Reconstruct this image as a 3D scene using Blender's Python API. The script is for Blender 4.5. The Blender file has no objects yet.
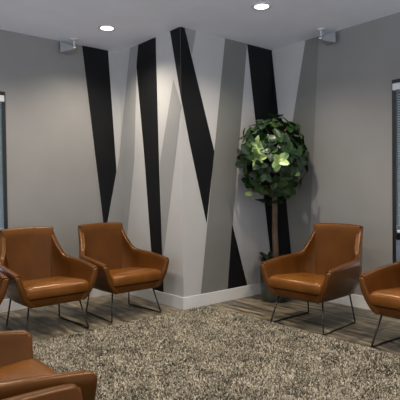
import bpy, bmesh, math, random
import numpy as np
from mathutils import Vector, Matrix

random.seed(7)
rng = np.random.default_rng(7)
scene = bpy.context.scene
COL = scene.collection
PI = math.pi

# ------------------------------------------------------------------ camera
cam_d = bpy.data.cameras.new('camera')
cam = bpy.data.objects.new('camera', cam_d)
COL.objects.link(cam)
cam_d.sensor_width = 36.0
cam_d.lens = 44.18
cam_d.clip_start = 0.02
R_ = Vector((0.76524702, -0.64362372, -0.01206239))
U_ = Vector((0.02194753, 0.00735852, 0.99973204))
F_ = Vector((0.6433625, 0.76530671, -0.01975703))
cam.matrix_world = Matrix(((R_.x, U_.x, -F_.x, -2.88873),
                           (R_.y, U_.y, -F_.y, -3.69660),
                           (R_.z, U_.z, -F_.z, 1.14580),
                           (0, 0, 0, 1)))
scene.camera = cam

# ------------------------------------------------------------------ world, exposure
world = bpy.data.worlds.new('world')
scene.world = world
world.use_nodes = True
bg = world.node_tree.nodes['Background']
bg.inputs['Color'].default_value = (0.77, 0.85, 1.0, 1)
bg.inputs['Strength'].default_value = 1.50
# soft sky daylight, extra strength added below the horizon to brighten the ceiling
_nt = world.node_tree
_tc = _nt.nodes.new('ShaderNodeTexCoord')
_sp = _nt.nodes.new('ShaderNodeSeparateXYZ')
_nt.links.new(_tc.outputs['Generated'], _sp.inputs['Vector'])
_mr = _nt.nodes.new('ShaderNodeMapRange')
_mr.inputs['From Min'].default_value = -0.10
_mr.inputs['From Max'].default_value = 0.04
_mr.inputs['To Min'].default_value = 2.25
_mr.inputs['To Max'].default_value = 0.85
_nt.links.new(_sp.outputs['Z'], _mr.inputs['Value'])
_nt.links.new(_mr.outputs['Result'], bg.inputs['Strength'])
scene.view_settings.view_transform = 'Standard'
scene.view_settings.look = 'None'
scene.view_settings.gamma = 1.0
scene.view_settings.use_curve_mapping = False
scene.view_settings.exposure = 0.0

LAMP_W = 92.0
LAMP_COL = (1.0, 0.90, 0.76)

H = 2.70          # ceiling
W = 1.295         # right wall plane x
L = 1.115         # left wall plane y
BB = 0.121        # baseboard height
XMIN, YMIN = -5.2, -5.6

# ------------------------------------------------------------------ helpers
def link(name, mesh, mat=None, parent=None):
    o = bpy.data.objects.new(name, mesh)
    COL.objects.link(o)
    if mat is not None:
        for m in (mat if isinstance(mat, (list, tuple)) else [mat]):
            mesh.materials.append(m)
    if parent is not None:
        o.parent = parent
    return o

def obj(name, bm, mat=None, parent=None, smooth=False):
    bmesh.ops.recalc_face_normals(bm, faces=bm.faces)
    me = bpy.data.meshes.new(name)
    bm.to_mesh(me)
    bm.free()
    if smooth:
        me.polygons.foreach_set('use_smooth', [True] * len(me.polygons))
    return link(name, me, mat, parent)

def auto_smooth(o, deg=40):
    me = o.data
    me.polygons.foreach_set('use_smooth', [True] * len(me.polygons))
    me.set_sharp_from_angle(angle=math.radians(deg))

def thing(name, label, cat, loc=(0, 0, 0), rotz=0.0, group=None):
    o = bpy.data.objects.new(name, None)
    COL.objects.link(o)
    o.empty_display_size = 0.05
    o.location = loc
    o.rotation_euler = (0, 0, rotz)
    tag(o, label, cat, group)
    return o

def tag(o, label, cat, group=None):
    o['label'] = label
    o['category'] = cat
    if group:
        o['group'] = group

def structure(o):
    o['kind'] = 'structure'
    return o

def dup(root, loc, rotz, label, group=None):
    r = root.copy()
    COL.objects.link(r)
    r.location = loc
    r.rotation_euler = (0, 0, rotz)
    r['label'] = label
    if group:
        r['group'] = group
    for ch in list(root.children):
        c = ch.copy()
        COL.objects.link(c)
        c.parent = r
        for g in list(ch.children):
            d = g.copy()
            COL.objects.link(d)
            d.parent = c
    return r

def add_box(bm, x0, x1, y0, y1, z0, z1, bev=0.0):
    r = bmesh.ops.create_cube(bm, size=1.0)
    for v in r['verts']:
        v.co = Vector(((x0 + x1) / 2 + v.co.x * (x1 - x0), (y0 + y1) / 2 + v.co.y * (y1 - y0),
                       (z0 + z1) / 2 + v.co.z * (z1 - z0)))
    if bev > 0:
        es = set()
        for v in r['verts']:
            es.update(v.link_edges)
        bmesh.ops.bevel(bm, geom=list(es), offset=bev, segments=2, affect='EDGES', profile=0.5)

def add_tube(bm, pts, rad, n=10):
    pts = [Vector(p) for p in pts]
    rads = rad if isinstance(rad, (list, tuple)) else [rad] * len(pts)
    rings = []
    up0 = None
    for i, p in enumerate(pts):
        if i == 0: d = pts[1] - pts[0]
        elif i == len(pts) - 1: d = pts[-1] - pts[-2]
        else: d = (pts[i + 1] - pts[i]).normalized() + (pts[i] - pts[i - 1]).normalized()
        d.normalize()
        if up0 is None:
            up0 = Vector((0, 0, 1)) if abs(d.z) < 0.9 else Vector((1, 0, 0))
        a = d.cross(up0).normalized()
        b = a.cross(d).normalized()
        up0 = b
        rings.append([bm.verts.new(p + (a * math.cos(2 * PI * k / n) + b * math.sin(2 * PI * k / n)) * rads[i]) for k in range(n)])
    for i in range(len(rings) - 1):
        for k in range(n):
            bm.faces.new((rings[i][k], rings[i][(k + 1) % n], rings[i + 1][(k + 1) % n], rings[i + 1][k]))
    bm.faces.new(rings[0])
    bm.faces.new(rings[-1])

def add_lathe(bm, prof, n=32, c=(0, 0, 0)):
    rings = []
    for r, z in prof:
        rings.append([bm.verts.new((c[0] + max(r, 1e-4) * math.cos(2 * PI * k / n), c[1] + max(r, 1e-4) * math.sin(2 * PI * k / n), c[2] + z)) for k in range(n)])
    for i in range(len(rings) - 1):
        for k in range(n):
            bm.faces.new((rings[i][k], rings[i][(k + 1) % n], rings[i + 1][(k + 1) % n], rings[i + 1][k]))
    bm.faces.new(rings[0])
    bm.faces.new(rings[-1])

# ------------------------------------------------------------------ materials
def mat(name, col, rough=0.6, metal=0.0, spec=None):
    m = bpy.data.materials.new(name)
    m.use_nodes = True
    b = m.node_tree.nodes['Principled BSDF']
    b.inputs['Base Color'].default_value = (*col, 1)
    b.inputs['Roughness'].default_value = rough
    b.inputs['Metallic'].default_value = metal
    if spec is not None:
        b.inputs['Specular IOR Level'].default_value = spec
    return m

def nodes(m):
    nt = m.node_tree
    return nt, nt.nodes, nt.links, nt.nodes['Principled BSDF']

def noise_mat(name, c0, c1, scale=8.0, rough=0.6, bump=0.0, bscale=120.0, metal=0.0, lo=0.35, hi=0.65, detail=4.0, spec=None, stretch=None):
    m = mat(name, c0, rough, metal, spec)
    nt, N, K, b = nodes(m)
    tc = N.new('ShaderNodeTexCoord')
    n = N.new('ShaderNodeTexNoise')
    n.inputs['Scale'].default_value = scale
    n.inputs['Detail'].default_value = detail
    src = tc.outputs['Object']
    if stretch:
        mp = N.new('ShaderNodeMapping')
        mp.inputs['Scale'].default_value = stretch
        K.new(src, mp.inputs['Vector'])
        src = mp.outputs['Vector']
    K.new(src, n.inputs['Vector'])
    r = N.new('ShaderNodeValToRGB')
    r.color_ramp.elements[0].position = lo
    r.color_ramp.elements[1].position = hi
    r.color_ramp.elements[0].color = (*c0, 1)
    r.color_ramp.elements[1].color = (*c1, 1)
    K.new(n.outputs['Fac'], r.inputs['Fac'])
    K.new(r.outputs['Color'], b.inputs['Base Color'])
    if bump > 0:
        n2 = N.new('ShaderNodeTexNoise')
        n2.inputs['Scale'].default_value = bscale
        n2.inputs['Detail'].default_value = 3
        K.new(src, n2.inputs['Vector'])
        bp = N.new('ShaderNodeBump')
        bp.inputs['Strength'].default_value = bump
        bp.inputs['Distance'].default_value = 0.004
        K.new(n2.outputs['Fac'], bp.inputs['Height'])
        K.new(bp.outputs['Normal'], b.inputs['Normal'])
    return m

M = {}
M['greige'] = noise_mat('greige_wall_paint', (0.245, 0.235, 0.22), (0.26, 0.25, 0.235), 3, 0.75, 0.06, 220)
M['pale'] = noise_mat('pale_wall_paint', (0.465, 0.45, 0.43), (0.49, 0.475, 0.455), 3, 0.7, 0.05, 220)
M['midgrey'] = noise_mat('mid_grey_paint', (0.28, 0.275, 0.262), (0.295, 0.29, 0.277), 3, 0.65, 0.05, 220)
M['olivegrey'] = noise_mat('olive_grey_paint', (0.17, 0.17, 0.153), (0.185, 0.185, 0.166), 3, 0.6, 0.05, 220)
M['black'] = noise_mat('black_paint', (0.005, 0.005, 0.0055), (0.007, 0.007, 0.0075), 3, 0.6, 0.05, 220, spec=0.2)
M['ceiling'] = noise_mat('ceiling_paint', (0.80, 0.82, 0.88), (0.83, 0.85, 0.91), 4, 0.85, 0.08, 160)
M['trim'] = noise_mat('trim_paint', (0.68, 0.67, 0.64), (0.72, 0.71, 0.68), 3, 0.4)
M['window_black'] = noise_mat('black_window_metal', (0.008, 0.008, 0.009), (0.012, 0.012, 0.013), 10, 0.45)
M['white_plastic'] = noise_mat('white_plastic', (0.62, 0.62, 0.62), (0.66, 0.66, 0.66), 10, 0.4)
M['slat'] = noise_mat('blind_slat_paint', (0.36, 0.46, 0.47), (0.40, 0.50, 0.51), 10, 0.45)
M['fixture_grey'] = noise_mat('grey_fixture_enamel', (0.26, 0.26, 0.265), (0.29, 0.29, 0.295), 20, 0.5)
M['silver'] = noise_mat('silver_metal', (0.62, 0.62, 0.60), (0.70, 0.70, 0.68), 20, 0.25, metal=1.0)
M['leg_metal'] = noise_mat('dark_steel_rod', (0.030, 0.027, 0.024), (0.045, 0.041, 0.036), 20, 0.35, metal=0.8)
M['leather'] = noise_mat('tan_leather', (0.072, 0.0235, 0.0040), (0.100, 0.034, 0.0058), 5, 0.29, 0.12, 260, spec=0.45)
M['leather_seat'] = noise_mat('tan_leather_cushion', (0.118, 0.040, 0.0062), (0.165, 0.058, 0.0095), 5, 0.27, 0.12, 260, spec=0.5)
M['pot'] = noise_mat('dark_glazed_pot', (0.018, 0.022, 0.017), (0.055, 0.058, 0.045), 12, 0.28, 0.15, 40)
M['soil'] = noise_mat('potting_soil', (0.012, 0.009, 0.006), (0.03, 0.022, 0.014), 40, 0.95, 0.5, 60)
M['bark'] = noise_mat('brown_bark', (0.060, 0.036, 0.022), (0.14, 0.088, 0.055), 14, 0.85, 0.6, 40, stretch=(1, 1, 0.25))
M['glass'] = mat('window_glass', (1, 1, 1), 0.02)
M['glass'].node_tree.nodes['Principled BSDF'].inputs['Transmission Weight'].default_value = 1.0
M['glass'].node_tree.nodes['Principled BSDF'].inputs['IOR'].default_value = 1.02

for _n in ('leather', 'leather_seat'):
    M[_n].node_tree.nodes['Principled BSDF'].inputs['Specular Tint'].default_value = (1.0, 0.64, 0.38, 1)

def make_floor_mat():
    m = mat('dark_wood_planks', (0.1, 0.09, 0.07), 0.38)
    nt, N, K, b = nodes(m)
    tc = N.new('ShaderNodeTexCoord')
    mp = N.new('ShaderNodeMapping')
    mp.inputs['Rotation'].default_value = (0, 0, PI / 2)
    K.new(tc.outputs['Object'], mp.inputs['Vector'])
    br = N.new('ShaderNodeTexBrick')
    br.offset = 0.37
    br.inputs['Scale'].default_value = 1.0
    br.inputs['Brick Width'].default_value = 1.25
    br.inputs['Row Height'].default_value = 0.155
    br.inputs['Mortar Size'].default_value = 0.0022
    br.inputs['Color1'].default_value = (0.5, 0.5, 0.5, 1)
    br.inputs['Color2'].default_value = (1.15, 1.1, 1.0, 1)
    br.inputs['Mortar'].default_value = (0.10, 0.10, 0.10, 1)
    K.new(mp.outputs['Vector'], br.inputs['Vector'])
    mp2 = N.new('ShaderNodeMapping')
    mp2.inputs['Scale'].default_value = (9.0, 1.3, 1.0)
    K.new(tc.outputs['Object'], mp2.inputs['Vector'])
    n = N.new('ShaderNodeTexNoise')
    n.inputs['Scale'].default_value = 2.2
    n.inputs['Detail'].default_value = 8
    n.inputs['Roughness'].default_value = 0.62
    K.new(mp2.outputs['Vector'], n.inputs['Vector'])
    r = N.new('ShaderNodeValToRGB')
    e = r.color_ramp.elements
    e[0].position = 0.38
    e[0].color = (0.030, 0.025, 0.019, 1)
    e[1].position = 0.66
    e[1].color = (0.42, 0.355, 0.25, 1)
    K.new(n.outputs['Fac'], r.inputs['Fac'])
    mx = N.new('ShaderNodeMix')
    mx.data_type = 'RGBA'
    mx.blend_type = 'MULTIPLY'
    mx.inputs['Factor'].default_value = 1.0
    K.new(r.outputs['Color'], mx.inputs['A'])
    K.new(br.outputs['Color'], mx.inputs['B'])
    K.new(mx.outputs['Result'], b.inputs['Base Color'])
    bp = N.new('ShaderNodeBump')
    bp.inputs['Strength'].default_value = 0.25
    bp.inputs['Distance'].default_value = 0.002
    K.new(n.outputs['Fac'], bp.inputs['Height'])
    K.new(bp.outputs['Normal'], b.inputs['Normal'])
    return m
M['floor'] = make_floor_mat()

def make_pile_mat():
    m = mat('shag_yarn', (0.4, 0.35, 0.28), 0.9, spec=0.15)
    nt, N, K, b = nodes(m)
    g = N.new('ShaderNodeNewGeometry')
    tc = N.new('ShaderNodeTexCoord')
    n = N.new('ShaderNodeTexNoise')
    n.inputs['Scale'].default_value = 5.0
    n.inputs['Detail'].default_value = 8
    n.inputs['Roughness'].default_value = 0.65
    K.new(tc.outputs['Object'], n.inputs['Vector'])
    a = N.new('ShaderNodeMath')
    a.operation = 'MULTIPLY_ADD'
    a.inputs[1].default_value = 0.80
    K.new(n.outputs['Fac'], a.inputs[0])
    s = N.new('ShaderNodeMath')
    s.operation = 'MULTIPLY'
    s.inputs[1].default_value = 0.56
    K.new(g.outputs['Random Per Island'], s.inputs[0])
    K.new(s.outputs[0], a.inputs[2])
    r = N.new('ShaderNodeValToRGB')
    e = r.color_ramp.elements
    e[0].position = 0.36
    e[0].color = (0.030, 0.034, 0.026, 1)
    e[1].position = 0.92
    e[1].color = (0.52, 0.46, 0.35, 1)
    e2 = e.new(0.54)
    e2.color = (0.15, 0.128, 0.094, 1)
    e3 = e.new(0.70)
    e3.color = (0.31, 0.27, 0.20, 1)
    K.new(a.outputs[0], r.inputs['Fac'])
    K.new(r.outputs['Color'], b.inputs['Base Color'])
    return m
M['pile'] = make_pile_mat()
M['rug_back'] = noise_mat('rug_backing', (0.05, 0.043, 0.034), (0.10, 0.085, 0.065), 60, 0.95)

def make_leaf_mat():
    m = mat('variegated_leaf', (0.1, 0.2, 0.05), 0.4)
    nt, N, K, b = nodes(m)
    g = N.new('ShaderNodeNewGeometry')
    at = N.new('ShaderNodeAttribute')
    at.attribute_name = 'rib'
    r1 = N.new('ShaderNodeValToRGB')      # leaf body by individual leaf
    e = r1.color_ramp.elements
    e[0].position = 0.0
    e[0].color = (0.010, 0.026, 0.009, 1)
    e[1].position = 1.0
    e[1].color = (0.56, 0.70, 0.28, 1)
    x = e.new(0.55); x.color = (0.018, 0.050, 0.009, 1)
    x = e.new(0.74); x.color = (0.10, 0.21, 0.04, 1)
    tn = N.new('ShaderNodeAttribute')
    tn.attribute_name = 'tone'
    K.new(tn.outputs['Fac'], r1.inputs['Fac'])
    r2 = N.new('ShaderNodeValToRGB')      # dark veins and margin
    e = r2.color_ramp.elements
    e[0].position = 0.0
    e[0].color = (0.35, 0.42, 0.30, 1)
    e[1].position = 1.0
    e[1].color = (0.30, 0.42, 0.28, 1)
    x = e.new(0.12); x.color = (1, 1, 1, 1)
    x = e.new(0.70); x.color = (0.85, 0.95, 0.75, 1)
    K.new(at.outputs['Fac'], r2.inputs['Fac'])
    mx = N.new('ShaderNodeMix')
    mx.data_type = 'RGBA'
    mx.blend_type = 'MULTIPLY'
    mx.inputs['Factor'].default_value = 1.0
    K.new(r1.outputs['Color'], mx.inputs['A'])
    K.new(r2.outputs['Color'], mx.inputs['B'])
    K.new(mx.outputs['Result'], b.inputs['Base Color'])
    return m
M['leaf'] = make_leaf_mat()
M['dark_leaf'] = noise_mat('dark_leaf', (0.008, 0.016, 0.008), (0.016, 0.030, 0.014), 20, 0.4)

def make_lens_mat():
    m = bpy.data.materials.new('lit_lamp_lens')
    m.use_nodes = True
    b = m.node_tree.nodes['Principled BSDF']
    b.inputs['Base Color'].default_value = (1, 0.97, 0.9, 1)
    b.inputs['Emission Color'].default_value = (1, 0.93, 0.80, 1)
    b.inputs['Emission Strength'].default_value = 5.0
    return m
M['lens'] = make_lens_mat()

# ------------------------------------------------------------------ room shell
def slab(name, x0, x1, y0, y1, z0, z1, m):
    bm = bmesh.new()
    add_box(bm, x0, x1, y0, y1, z0, z1)
    return structure(obj(name, bm, m))

slab('floor', XMIN, W + 0.15, YMIN, L + 0.15, -0.10, 0.0, M['floor'])
slab('ceiling', XMIN, W + 0.15, YMIN, L + 0.15, H, H + 0.10, M['ceiling'])

BASE, MID, OLIVE, BLACK = 0, 1, 2, 3

def paint(bm, axis, val, sign, polys):
    """stripe polygons (other-axis, z) laid on the wall plane, thin coats of paint"""
    for k, (mi, pts) in enumerate(polys):
        off = val + sign * (0.0006 + 0.0005 * k)
        vs = []
        for a, z in pts:
            z = min(max(z, 0.06), H)
            p = (off, a, z) if axis == 0 else (a, off, z)
            vs.append(bm.verts.new(p))
        f = bm.faces.new(vs)
        f.material_index = mi
        f.normal_update()
        want = Vector((sign, 0, 0)) if axis == 0 else Vector((0, sign, 0))
        if f.normal.dot(want) < 0:
            f.normal_flip()

def wall_object(name, boxes, mats, painted=None):
    bm = bmesh.new()
    for b in boxes:
        add_box(bm, *b)
    bmesh.ops.recalc_face_normals(bm, faces=bm.faces)
    if painted:
        for p in painted:
            paint(bm, *p)
    me = bpy.data.meshes.new(name)
    bm.to_mesh(me)
    bm.free()
    return structure(link(name, me, mats))

# window openings
WL = (-2.60, -1.27, 0.42, 2.11)      # left wall: x0, x1, z0, z1
WR = (-2.80, -1.425, 0.42, 2.115)    # right wall: y0, y1, z0, z1
T = 0.15
wall_object('wall_left', [
    (XMIN, WL[0], L, L + T, 0, H), (WL[1], W, L, L + T, 0, H),
    (WL[0], WL[1], L, L + T, 0, WL[2]), (WL[0], WL[1], L, L + T, WL[3], H)],
    [M['greige'], M['midgrey'], M['olivegrey'], M['black'], M['pale']],
    [(1, L, -1, [
        (4, [(-0.44, H), (0.0, H), (0.0, 0.06), (-0.20, 0.06), (-0.20, 0.66)]),
        (BLACK, [(-0.456, H), (-0.144, H), (-0.060, 1.373), (-0.218, 0.655)]),
        (MID, [(0.0, 1.723), (-0.019, 1.554), (-0.184, 0.797), (-0.338, 0.074), (-0.032, 0.06), (0.0, 0.47)])])])
wall_object('wall_right', [
    (W, W + T, WR[1], L + T, 0, H), (W, W + T, YMIN, WR[0], 0, H),
    (W, W + T, WR[0], WR[1], 0, WR[2]), (W, W + T, WR[0], WR[1], WR[3], H)],
    [M['greige'], M['midgrey'], M['olivegrey'], M['black'], M['pale']],
    [(0, W, -1, [
        (4, [(0.0, H), (-0.48, H), (-0.30, 1.9), (0.0, 0.06)]),
        (OLIVE, [(-0.466, H), (-0.636, H), (-0.593, 2.06), (-0.527, 1.031), (-0.473, 0.06), (0.0, 0.06), (0.0, 0.463), (-0.129, 1.138), (-0.334, 2.098)]),
        (BLACK, [(0.0, H), (-0.069, 2.138), (-0.249, 0.484), (-0.293, 0.06), (0.0, 0.06)])])])
wall_object('wall_corner', [(0, W, 0, L, 0, H)],
    [M['pale'], M['midgrey'], M['olivegrey'], M['black']],
    [(0, 0.0, -1, [
        (MID, [(0.892, H), (0.728, H), (0.768, 2.472), (0.835, 1.483), (1.012, 0.635), (L, 0.40), (L, 1.722)]),
        (MID, [(0.117, 2.227), (0.0, 1.95), (0.084, 1.538), (0.303, 0.561), (0.343, 0.466), (0.364, 1.427)]),
        (BLACK, [(0.728, H), (0.400, H), (0.404, 2.633), (0.377, 1.458), (0.341, 0.497), (0.322, 0.06), (0.490, 0.06), (0.533, 0.479), (0.643, 1.525), (0.768, 2.472)]),
        (BLACK, [(0.162, H), (0.0, H), (0.0, 2.02)])]),
     (1, 0.0, -1, [
        (MID, [(0.040, H), (0.194, H), (0.140, 2.456)]),
        (BLACK, [(0.0, H), (0.052, H), (0.417, 1.53), (0.300, 0.815), (0.089, 1.632), (0.0, 2.02)]),
        (OLIVE, [(0.58, H), (0.90, H), (0.569, 0.06), (0.204, 0.06)]),
        (BLACK, [(0.90, H), (W, H), (W, 0.06), (1.136, 1.085), (0.984, 2.114)]),
        (BLACK, [(0.650, 0.796), (0.884, 0.06), (0.569, 0.06)])])])

def skirting(name, boxes):
    bm = bmesh.new()
    for b in boxes:
        add_box(bm, *b, bev=0.003)
    return structure(obj(name, bm, M['trim']))
BT = 0.014
skirting('baseboard_left', [(XMIN, -BT, L - BT, L - 0.0002, 0, BB)])
skirting('baseboard_right', [(W - BT, W - 0.0002, YMIN, -BT, 0, BB)])
skirting('baseboard_corner', [(-BT, W, -BT, 0.0, 0, BB), (-BT, 0.0, 0.0, L, 0, BB)])

# ------------------------------------------------------------------ windows
def window(n, horizontal, a0, a1, z0, z1, edge_hi):
    """frame in the opening, glass pane, mullion; local a = along the wall, b = depth into the wall"""
    def bx(bm, a_0, a_1, b_0, b_1, zz0, zz1, bev=0.0):
        if horizontal:
            add_box(bm, a_0, a_1, L + b_0, L + b_1, zz0, zz1, bev)
        else:
            add_box(bm, W + b_0, W + b_1, a_0, a_1, zz0, zz1, bev)
    f = 0.034
    bm = bmesh.new()
    bx(bm, a0, a0 + f, -0.008, 0.13, z0, z1)
    bx(bm, a1 - f, a1, -0.008, 0.13, z0, z1)
    bx(bm, a0 + f, a1 - f, -0.008, 0.13, z0, z0 + f)
    bx(bm, a0 + f, a1 - f, -0.008, 0.13, z1 - f, z1)
    bx(bm, a0 + f, a1 - f, 0.03, 0.11, 0.675, 0.73)
    fr = structure(obj('window_%d' % n, bm, M['window_black']))
    bm = bmesh.new()
    bx(bm, a0 + f, a1 - f, 0.075, 0.081, z0 + f, 0.675)
    bx(bm, a0 + f, a1 - f, 0.075, 0.081, 0.73, z1 - f)
    obj('window_pane', bm, M['glass'], fr)
    # blind
    name = 'window_blind'
    label = ('grey slatted blind in the window at the left edge' if horizontal
             else 'grey slatted blind in the window at the right edge')
    if horizontal:
        t = thing(name, label, 'blind', ((a0 + a1) / 2, L + 0.016, z1 - f))
    else:
        t = thing(name, label, 'blind', (W + 0.016, (a0 + a1) / 2, z1 - f))
    hw = (a1 - a0) / 2 - f - 0.004
    def lb(bm, a_0, a_1, b_0, b_1, zz0, zz1, bev=0.0):
        if horizontal:
            add_box(bm, a_0, a_1, b_0, b_1, zz0, zz1, bev)
        else:
            add_box(bm, b_0, b_1, a_0, a_1, zz0, zz1, bev)
    bm = bmesh.new()
    lb(bm, -hw - f * 0.6, hw + f * 0.6, -0.052, -0.0245, -0.066, -0.006, 0.004)
    obj('head_rail', bm, M['white_plastic'], t)
    bm = bmesh.new()
    zb = 0.745 - (z1 - f)
    nsl = int((-0.075 - zb - 0.03) / 0.022)
    for i in range(nsl):
        z = -0.078 - i * 0.022
        d, h = 0.0125, 0.0085
        vs = []
        for s in (-1, 1):
            if horizontal:
                vs += [bm.verts.new((s * hw, -d, z - h)), bm.verts.new((s * hw, d, z + h))]
            else:
                vs += [bm.verts.new((-d, s * hw, z - h)), bm.verts.new((d, s * hw, z + h))]
        bm.faces.new((vs[0], vs[1], vs[3], vs[2]))
    r = bmesh.ops.solidify(bm, geom=list(bm.faces), thickness=0.0012)
    obj('slats', bm, M['slat'], t)
    bm = bmesh.new()
    lb(bm, -hw, hw, -0.016, 0.016, zb, zb + 0.022, 0.003)
    obj('bottom_rail', bm, M['white_plastic'], t)
window(1, True, *WL, True)
window(2, False, *WR, True)

# ------------------------------------------------------------------ downlights
def downlight(x, y, label, energy=LAMP_W):
    t = thing('recessed_downlight', label, 'ceiling light', (x, y, H), 0, 'recessed ceiling downlights')
    bm = bmesh.new()
    n = 40
    prof = [(0.060, -0.001), (0.083, -0.001), (0.086, -0.004), (0.082, -0.009), (0.066, -0.010), (0.060, -0.006)]
    rings = [[bm.verts.new((r * math.cos(2 * PI * k / n), r * math.sin(2 * PI * k / n), z)) for k in range(n)] for r, z in prof]
    for i in range(len(rings)):
        j = (i + 1) % len(rings)
        for k in range(n):
            bm.faces.new((rings[i][k], rings[i][(k + 1) % n], rings[j][(k + 1) % n], rings[j][k]))
    obj('trim_ring', bm, M['white_plastic'], t, True)
    bm = bmesh.new()
    add_lathe(bm, [(0.001, -0.0005), (0.0602, -0.0005), (0.0602, -0.006), (0.04, -0.0075), (0.001, -0.008)], 32)
    obj('lens', bm, M['lens'], t, True)
    ld = bpy.data.lights.new('downlight_lamp', 'SPOT')
    ld.energy = energy
    ld.color = LAMP_COL
    ld.spot_size = math.radians(138)
    ld.spot_blend = 1.0
    ld.shadow_soft_size = 0.035
    lo = bpy.data.objects.new('downlight_lamp', ld)
    COL.objects.link(lo)
    lo.parent = t
    lo.location = (0, 0, -0.03)
    return t
downlight(-0.53, 0.45, 'round lit downlight in the ceiling above the black stripe of the left wall')
downlight(0.22, -0.84, 'round lit downlight at the top centre of the ceiling, nearer the right wall')
for x, y in ((-1.75, 0.30), (0.10, -2.25), (-1.70, -1.10), (-2.2, -2.6), (-0.7, -2.6)):
    downlight(x, y, 'lit round downlight recessed in the ceiling out of view above the seating')

# ------------------------------------------------------------------ ceiling spotlights
def spotlight(loc, rotz, label):
    """local +X points from the mount towards the wall"""
    t = thing('ceiling_spotlight', label, 'spotlight', loc, rotz, 'small ceiling spotlights')
    bm = bmesh.new()
    add_lathe(bm, [(0.001, -0.001), (0.034, -0.001), (0.036, -0.006), (0.030, -0.014), (0.001, -0.015)], 24)
    obj('canopy', bm, M['white_plastic'], t, True)
    bm = bmesh.new()
    add_tube(bm, [(0, 0, -0.010), (0, 0, -0.065), (-0.006, 0, -0.085)], 0.009, 12)
    obj('stem', bm, M['white_plastic'], t, True)
    bm = bmesh.new()
    bmesh.ops.create_uvsphere(bm, u_segments=18, v_segments=12, radius=0.020, matrix=Matrix.Translation((-0.008, 0, -0.092)))
    obj('swivel_joint', bm, M['silver'], t, True)
    # flared lamp head, square horn, mouth towards the wall
    bm = bmesh.new()
    rings = []
    for x, hy, z0, z1 in ((0.005, 0.016, -0.108, -0.076), (0.03, 0.026, -0.118, -0.064), (0.09, 0.048, -0.126, -0.040), (0.13, 0.062, -0.128, -0.022), (0.125, 0.054, -0.120, -0.030), (0.06, 0.028, -0.105, -0.060)):
        rings.append([bm.verts.new((x, -hy, z0)), bm.verts.new((x, hy, z0)), bm.verts.new((x, hy, z1)), bm.verts.new((x, -hy, z1))])
    for i in range(len(rings) - 1):
        for k in range(4):
            bm.faces.new((rings[i][k], rings[i][(k + 1) % 4], rings[i + 1][(k + 1) % 4], rings[i + 1][k]))
    bm.faces.new(rings[0])
    bm.faces.new(rings[-1])
    bmesh.ops.recalc_face_normals(bm, faces=bm.faces)
    o = obj('lamp_head', bm, M['fixture_grey'], t)
    auto_smooth(o, 30)
    return t
spotlight((-0.625, 0.955, H), math.radians(110), 'small grey spotlight hung from the ceiling beside the left wall')
spotlight((1.115, -0.790, H), math.radians(-12), 'small grey spotlight hung from the ceiling beside the right wall')

# ------------------------------------------------------------------ shag rug
RX0, RX1, RY0, RY1 = -2.02, 0.238, -3.10, -0.07
rug = thing('shag_rug', 'mottled beige and black shag rug on the dark wood floor', 'rug', ((RX0 + RX1) / 2, (RY0 + RY1) / 2, 0))
hx, hy = (RX1 - RX0) / 2, (RY1 - RY0) / 2
bm = bmesh.new()
add_box(bm, -hx, hx, -hy, hy, 0.0, 0.012, 0.004)
obj('backing', bm, M['rug_back'], rug)

def build_pile():
    NB = 190000
    x = rng.uniform(-hx + 0.004, hx - 0.004, NB)
    y = rng.uniform(-hy + 0.004, hy - 0.004, NB)
    ang = rng.uniform(0, 2 * PI, NB)
    ln = rng.uniform(0.013, 0.026, NB)
    lean = rng.uniform(0.3, 1.25, NB)
    wd = rng.uniform(0.0019, 0.0040, NB)
    dx, dy = np.cos(ang), np.sin(ang)
    px, py = -dy, dx
    edge = np.minimum(np.minimum(x + hx, hx - x), np.minimum(y + hy, hy - y))
    k = np.clip(edge / 0.03, 0.35, 1.0)
    V = np.zeros((NB, 6, 3))
    for i, (t, wsc) in enumerate(((0.0, 0.9), (0.55, 1.0), (1.0, 0.55))):
        hor = ln * lean * t * (0.35 + 0.65 * t) * 0.8 * k
        zz = 0.010 + ln * t * (1 - 0.38 * lean * t * 0.8) * (0.65 + 0.35 * k)
        for s, sg in enumerate((-1, 1)):
            V[:, 2 * i + s, 0] = x + dx * hor + px * wd * wsc * sg
            V[:, 2 * i + s, 1] = y + dy * hor + py * wd * wsc * sg
            V[:, 2 * i + s, 2] = zz
    base = np.arange(NB)[:, None] * 6
    q1 = base + np.array([0, 1, 3, 2])
    q2 = base + np.array([2, 3, 5, 4])
    F = np.concatenate([q1[:, None, :], q2[:, None, :]], axis=1).reshape(-1)
    me = bpy.data.meshes.new('pile')
    me.vertices.add(NB * 6)
    me.vertices.foreach_set('co', V.reshape(-1))
    me.loops.add(len(F))
    me.loops.foreach_set('vertex_index', F.astype(np.int32))
    me.polygons.add(NB * 2)
    me.polygons.foreach_set('loop_start', np.arange(0, NB * 8, 4, dtype=np.int32))
    me.polygons.foreach_set('use_smooth', np.ones(NB * 2, dtype=bool))
    me.update(calc_edges=True)
    o = link('pile', me, M['pile'], rug)
    o['kind'] = 'stuff'
build_pile()

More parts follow.
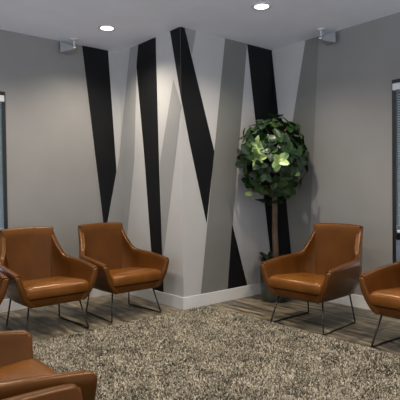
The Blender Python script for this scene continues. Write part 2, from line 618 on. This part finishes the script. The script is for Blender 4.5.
# ------------------------------------------------------------------ lounge chair
# local frame: the chair faces -Y, origin on the floor in the middle of the legs
KEY = [  # outer shell: bottom (x,y), mid bulge, top (x,y,z), wall thickness   (right half, front of arm -> middle of back)
    ((0.230, -0.290), 0.024, (0.346, -0.306, 0.488), 0.046),
    ((0.232, -0.262), 0.026, (0.350, -0.278, 0.508), 0.048),
    ((0.242, -0.090), 0.030, (0.352, -0.100, 0.530), 0.048),
    ((0.244, 0.040), 0.032, (0.346, 0.040, 0.541), 0.048),
    ((0.240, 0.130), 0.046, (0.328, 0.150, 0.551), 0.048),
    ((0.234, 0.190), 0.050, (0.298, 0.222, 0.580), 0.048),
    ((0.226, 0.225), 0.046, (0.270, 0.275, 0.655), 0.048),
    ((0.210, 0.252), 0.038, (0.254, 0.325, 0.730), 0.048),
    ((0.190, 0.270), 0.026, (0.246, 0.362, 0.790), 0.048),
    ((0.150, 0.282), 0.022, (0.233, 0.373, 0.811), 0.050),
    ((0.075, 0.288), 0.020, (0.110, 0.388, 0.818), 0.052),
    ((0.000, 0.290), 0.020, (0.000, 0.392, 0.820), 0.052),
]
SEAM = 4.0
ZB = 0.248

def key_at(t):
    n = len(KEY) - 1
    def flat(i):
        if i > n:                      # mirror across the middle of the back
            b, m, tp, th = KEY[2 * n - i]
            return np.array([-b[0], b[1], m, -tp[0], tp[1], tp[2], th])
        if i < 0:
            return 2 * flat(0) - flat(1)
        b, m, tp, th = KEY[i]
        return np.array([b[0], b[1], m, tp[0], tp[1], tp[2], th])
    i = min(int(math.floor(t)), n - 1) if t < n else n
    u = t - i
    p0, p1, p2, p3 = flat(i - 1), flat(i), flat(i + 1), flat(i + 2)
    return 0.5 * (2 * p1 + (p2 - p0) * u + (2 * p0 - 5 * p1 + 4 * p2 - p3) * u * u + (3 * p1 - p0 - 3 * p2 + p3) * u ** 3)

def shell_ring(t):
    """closed loop of points in the cross-section at position t (right half)"""
    k = key_at(t)
    k2a, k2b = key_at(max(t - 0.05, 0)), key_at(min(t + 0.05, len(KEY) - 1))
    tan = np.array([k2b[3] - k2a[3] + k2b[0] - k2a[0], k2b[4] - k2a[4] + k2b[1] - k2a[1]])
    if t >= len(KEY) - 1.001:
        tan = np.array([-1.0, 0.0])
    tan /= np.linalg.norm(tan)
    inw = np.array([-tan[1], tan[0]])         # inward, horizontal
    # arms: front -> back is +y, inward must be -x
    if inw[0] > 0 and t < 7: inw = -inw
    if t >= 7 and inw[1] > 0: inw = -inw
    b = np.array([k[0], k[1], ZB])
    tp = np.array([k[3], k[4], k[5]])
    th = k[6]
    out3 = np.array([-inw[0], -inw[1], 0.0])
    in3 = -out3
    mid = (b + tp) / 2 + out3 * k[2] * 1.6 - np.array([0, 0, 0.02])
    ring = []
    NS = 10
    zlow = 0.018
    for i in range(NS):
        s = i / (NS - 1)
        p = (1 - s) ** 2 * b + 2 * s * (1 - s) * mid + s * s * tp
        if i == 0: p = p + in3 * 0.012
        ring.append(p)
    for a in (0.25, 0.5, 0.75):
        ang = a * PI
        c = tp + in3 * th / 2
        ring.append(c + out3 * math.cos(ang) * th / 2 + np.array([0, 0, 1]) * math.sin(ang) * 0.014)
    tin = tp + in3 * th
    bi = b + in3 * (th * 0.95) + np.array([0, 0, 0.03])
    midi = (bi + tin) / 2 + out3 * k[2] * 1.1 - np.array([0, 0, 0.02])
    for i in range(NS):
        s = 1 - i / (NS - 1)
        ring.append((1 - s) ** 2 * bi + 2 * s * (1 - s) * midi + s * s * tin)
    return ring

def loft(bm, rings, cap=True):
    R = [[bm.verts.new(p) for p in r] for r in rings]
    n = len(R[0])
    for i in range(len(R) - 1):
        for k in range(n):
            bm.faces.new((R[i][k], R[i][(k + 1) % n], R[i + 1][(k + 1) % n], R[i + 1][k]))
    if cap:
        bm.faces.new(R[0])
        bm.faces.new(R[-1])

def shrink(ring, d, shift):
    # move every point towards the centre line of the section by d
    n = len(ring)
    h = n // 2
    out = []
    c = sum(ring) / n
    for i, p in enumerate(ring):
        q = ring[n - 1 - i]
        v = q - p
        l = np.linalg.norm(v)
        out.append(p + v / max(l, 1e-6) * min(d, l * 0.45) + np.array(shift) + (c - p) * 0.012 * (d / 0.01))
    return out

def mirror_rings(rings):
    return [[p * np.array([-1, 1, 1]) for p in r] for r in rings]

def arm_rings():
    ts = list(np.linspace(0, SEAM - 0.02, 26))
    rs = [shell_ring(t) for t in ts]
    head = [shrink(rs[0], 0.014, (0, -0.011, 0)), shrink(rs[0], 0.006, (0, -0.007, 0))]
    tail = [shrink(rs[-1], 0.005, (0, 0.002, 0))]
    return head + rs + tail

def back_rings():
    ts = list(np.linspace(SEAM + 0.02, len(KEY) - 1, 34))
    rs = [shell_ring(t) for t in ts]
    head = [shrink(rs[0], 0.005, (0, -0.002, 0))]
    half = head + rs
    other = mirror_rings(half)[::-1][1:]
    return half + other

def rrect(hx_, y0, y1, r, z, n=6):
    pts = []
    for cx, cy, a0 in ((hx_ - r, y1 - r, 0), (-hx_ + r, y1 - r, PI / 2), (-hx_ + r, y0 + r, PI), (hx_ - r, y0 + r, 1.5 * PI)):
        for i in range(n + 1):
            a = a0 + (PI / 2) * i / n
            pts.append(np.array([cx + r * math.cos(a), cy + r * math.sin(a), z]))
    return pts

def make_chair(label, loc, rotz, group):
    t = thing('lounge_chair', label, 'armchair', loc, rotz, group)
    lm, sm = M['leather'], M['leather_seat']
    bm = bmesh.new()
    loft(bm, back_rings())
    o = obj('backrest', bm, lm, t); auto_smooth(o, 50)
    for mir in (False, True):
        r = arm_rings()
        if mir: r = mirror_rings(r)
        bm = bmesh.new()
        loft(bm, r)
        o = obj('armrest', bm, lm, t); auto_smooth(o, 50)
    # tub base under the cushion
    bm = bmesh.new()
    loft(bm, [rrect(0.205, -0.258, 0.25, 0.05, 0.243), rrect(0.228, -0.282, 0.262, 0.05, 0.250), rrect(0.238, -0.292, 0.266, 0.045, 0.262),
              rrect(0.252, -0.297, 0.262, 0.04, 0.290), rrect(0.262, -0.299, 0.25, 0.035, 0.312), rrect(0.255, -0.292, 0.24, 0.035, 0.318)])
    o = obj('seat_base', bm, lm, t); auto_smooth(o, 50)
    # seat cushion, slightly crowned, tilted back
    bm = bmesh.new()
    rings = []
    for inset, z in ((0.030, 0.319), (0.010, 0.322), (0.002, 0.332), (0.0, 0.350), (0.002, 0.372), (0.010, 0.386), (0.026, 0.397), (0.055, 0.406), (0.10, 0.413), (0.16, 0.417)):
        ring = rrect(0.272 - inset, -0.326 + inset, 0.205 - inset, max(0.05 - inset * 0.3, 0.03), z)
        for p in ring:
            if z > 0.33:
                p[2] += -0.018 * (p[1] + 0.05) / 0.26 * (z - 0.33) / 0.07
        rings.append(ring)
    loft(bm, rings)
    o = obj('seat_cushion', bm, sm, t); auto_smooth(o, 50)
    # wire sled base: legs and floor runners
    lx = lambda q: 0.260 if q < 0 else 0.236
    for sx in (1, -1):
        for sy in (-1, 1):
            bm = bmesh.new()
            add_tube(bm, [(sx * 0.212, sy * 0.200 - 0.008, 0.262), (sx * lx(sy), sy * 0.255 - 0.018, 0.020), (sx * (lx(sy) + 0.001), sy * 0.256 - 0.018, 0.011), (sx * (lx(sy) + 0.001), sy * 0.250 - 0.018, 0.0075)], 0.0068, 10)
            obj('leg', bm, M['leg_metal'], t, True)
        bm = bmesh.new()
        add_tube(bm, [(sx * (lx(-1) + 0.001), -0.268, 0.0075), (sx * (lx(1) + 0.001), 0.232, 0.0075)], 0.0068, 10)
        obj('runner', bm, M['leg_metal'], t, True)
    return t

G = 'tan leather lounge chairs around the rug'
CH = make_chair('tan leather lounge chair directly left of the striped corner, under the first black stripe', (-0.498, 0.325, 0), math.radians(0.5), G)
dup(CH, (-1.245, 0.318, 0), 0, 'tan leather lounge chair against the left wall, next to the window on the left', G)
dup(CH, (-1.985, 0.320, 0), 0, 'tan leather lounge chair cut off at the left edge, only its arm showing', G)
dup(CH, (0.545, -1.125, 0), math.radians(-87.5), 'tan leather lounge chair in front of the potted tree by the right wall', G)
dup(CH, (0.575, -2.062, 0), -PI / 2, 'tan leather lounge chair cut off at the right edge beneath the window', G)
dup(CH, (-2.370, -1.800, 0), math.radians(88.5), 'foreground tan leather lounge chair at lower left with its seat and arm visible', G)
dup(CH, (-2.402, -2.585, 0), math.radians(102), 'nearest tan leather lounge chair in the bottom left corner, only an arm top showing', G)

# ------------------------------------------------------------------ potted tree
PX, PY = 0.945, -0.325
tree = thing('potted_tree', 'leafy green potted tree standing in the corner behind a lounge chair', 'potted plant', (PX, PY, 0))
bm = bmesh.new()
prof = [(0.001, 0.0), (0.118, 0.0), (0.130, 0.006), (0.140, 0.05), (0.150, 0.15), (0.155, 0.25), (0.153, 0.31), (0.158, 0.335), (0.158, 0.355),
        (0.150, 0.360), (0.142, 0.352), (0.140, 0.30), (0.001, 0.298)]
add_lathe(bm, prof, 48)
o = obj('pot', bm, M['pot'], tree); auto_smooth(o, 45)
bm = bmesh.new()
add_lathe(bm, [(0.001, 0.300), (0.1385, 0.300), (0.1385, 0.318), (0.10, 0.330), (0.05, 0.336), (0.001, 0.338)], 32)
obj('soil', bm, M['soil'], tree, True)
CC = Vector((-0.072, -0.045, 1.465))       # crown centre, relative to the pot
RXY, RZ = 0.330, 0.45
bm = bmesh.new()
tp = [(0.004, 0.0, 0.31), (0.010, -0.004, 0.5), (0.002, 0.0, 0.72), (-0.006, -0.010, 0.95), (-0.016, -0.022, 1.18), (-0.03, -0.04, 1.38), (-0.06, -0.05, 1.55)]
add_tube(bm, tp, [0.036, 0.032, 0.030, 0.029, 0.028, 0.024, 0.016], 14)
obj('trunk', bm, M['bark'], tree, True)

def leaf_geo(V, F, A, base, dirv, up, ln, wd, bend, tone=0.5):
    """append one oval leaf"""
    d = dirv.normalized()
    side = d.cross(up)
    if side.length < 1e-3: side = d.cross(Vector((1, 0, 0)))
    side.normalize()
    nrm = side.cross(d).normalized()
    n0 = len(V)
    NL, NW = 16, 6
    for i in range(NL + 1):
        s = i / NL
        w = wd * (max(math.sin(PI * min(s ** 0.85, 1.0)), 0.0) ** 0.55) if 0 < i < NL else 0.0006
        c = base + d * (ln * s) - nrm * (bend * ln * s * s)
        for j in range(-NW, NW + 1):
            u = j / NW
            fold = 0.18 * abs(u) * w
            V.append(c + side * (u * w) + nrm * (fold + 0.002 * math.sin(s * 9 * PI) * abs(u)))
            lat = abs(((s * 6.0 - abs(u) * 1.3) % 1.0) - 0.5) * 2.0
            vein = min(abs(u) * 0.9, 0.10 + lat * 0.55) if abs(u) < 0.88 else 0.95
            V[-1].y = min(V[-1].y, 0.300)      # leaves rest against the wall
            V[-1].x = min(V[-1].x, 0.335)
            A.append(vein)
    m_ = 2 * NW + 1
    for i in range(NL):
        for j in range(m_ - 1):
            a = n0 + i * m_ + j
            F.append((a, a + 1, a + m_ + 1, a + m_))

def build_leaves(name, placements, parent, m='leaf'):
    V, F, A, B = [], [], [], []
    for p in placements:
        leaf_geo(V, F, A, *p)
        B += [p[6] if len(p) > 6 else 0.5] * (len(V) - len(B))
    me = bpy.data.meshes.new(name)
    me.from_pydata([tuple(v) for v in V], [], F)
    at = me.attributes.new('rib', 'FLOAT', 'POINT')
    at.data.foreach_set('value', A)
    at = me.attributes.new('tone', 'FLOAT', 'POINT')
    at.data.foreach_set('value', B)
    me.polygons.foreach_set('use_smooth', [True] * len(me.polygons))
    return link(name, me, M[m], parent)

rl = random.Random(21)
pl, twigs = [], []
NR = 112
for i in range(NR):
    z = 1 - 2 * (i + 0.5) / NR
    ph = i * 2.39996 + rl.uniform(-0.25, 0.25)
    rr = math.sqrt(1 - z * z)
    n = Vector((rr * math.cos(ph), rr * math.sin(ph), z))
    sc = rl.uniform(0.60, 1.03)
    c = CC + Vector((n.x * RXY * sc, n.y * RXY * sc, n.z * RZ * sc))
    twigs.append((CC + Vector((n.x * RXY * 0.05, n.y * RXY * 0.05, n.z * RZ * 0.45 - 0.05)), c))
    k = rl.choice((4, 4, 5))
    a0 = rl.uniform(0, 2 * PI)
    # rosette of leaves round the twig tip
    t1 = n.cross(Vector((0, 0, 1)))
    if t1.length < 0.05: t1 = Vector((1, 0, 0))
    t1.normalize()
    t2 = n.cross(t1)
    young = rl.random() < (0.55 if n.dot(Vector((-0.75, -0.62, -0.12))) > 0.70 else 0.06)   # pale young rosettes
    for q in range(k):
        a = a0 + 2 * PI * q / k + rl.uniform(-0.3, 0.3)
        d = (t1 * math.cos(a) + t2 * math.sin(a)) + n * rl.uniform(0.0, 1.0) + Vector((0, 0, -0.15))
        ln = rl.uniform(0.080, 0.128)
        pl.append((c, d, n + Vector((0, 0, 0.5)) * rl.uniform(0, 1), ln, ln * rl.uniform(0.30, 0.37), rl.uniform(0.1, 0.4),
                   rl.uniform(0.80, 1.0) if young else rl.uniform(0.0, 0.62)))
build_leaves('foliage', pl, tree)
bm = bmesh.new()
for a, b in twigs:
    m_ = (a + b) / 2 + Vector((0, 0, 0.02))
    add_tube(bm, [a, m_, b], [0.006, 0.0045, 0.003], 6)
obj('branches', bm, M['bark'], tree, True)
# low leaves at the rim of the pot
pl = []
for i in range(26):
    a = i * 2.39996
    r = rl.uniform(0.03, 0.075)
    base = Vector((r * math.cos(a), r * math.sin(a), 0.335))
    d = Vector((math.cos(a), math.sin(a), rl.uniform(1.2, 3.2)))
    ln = rl.uniform(0.12, 0.21)
    pl.append((base, d, Vector((0, 0, 1)), ln, ln * 0.27, rl.uniform(0.3, 0.8)))
build_leaves('undergrowth', pl, tree, 'dark_leaf')
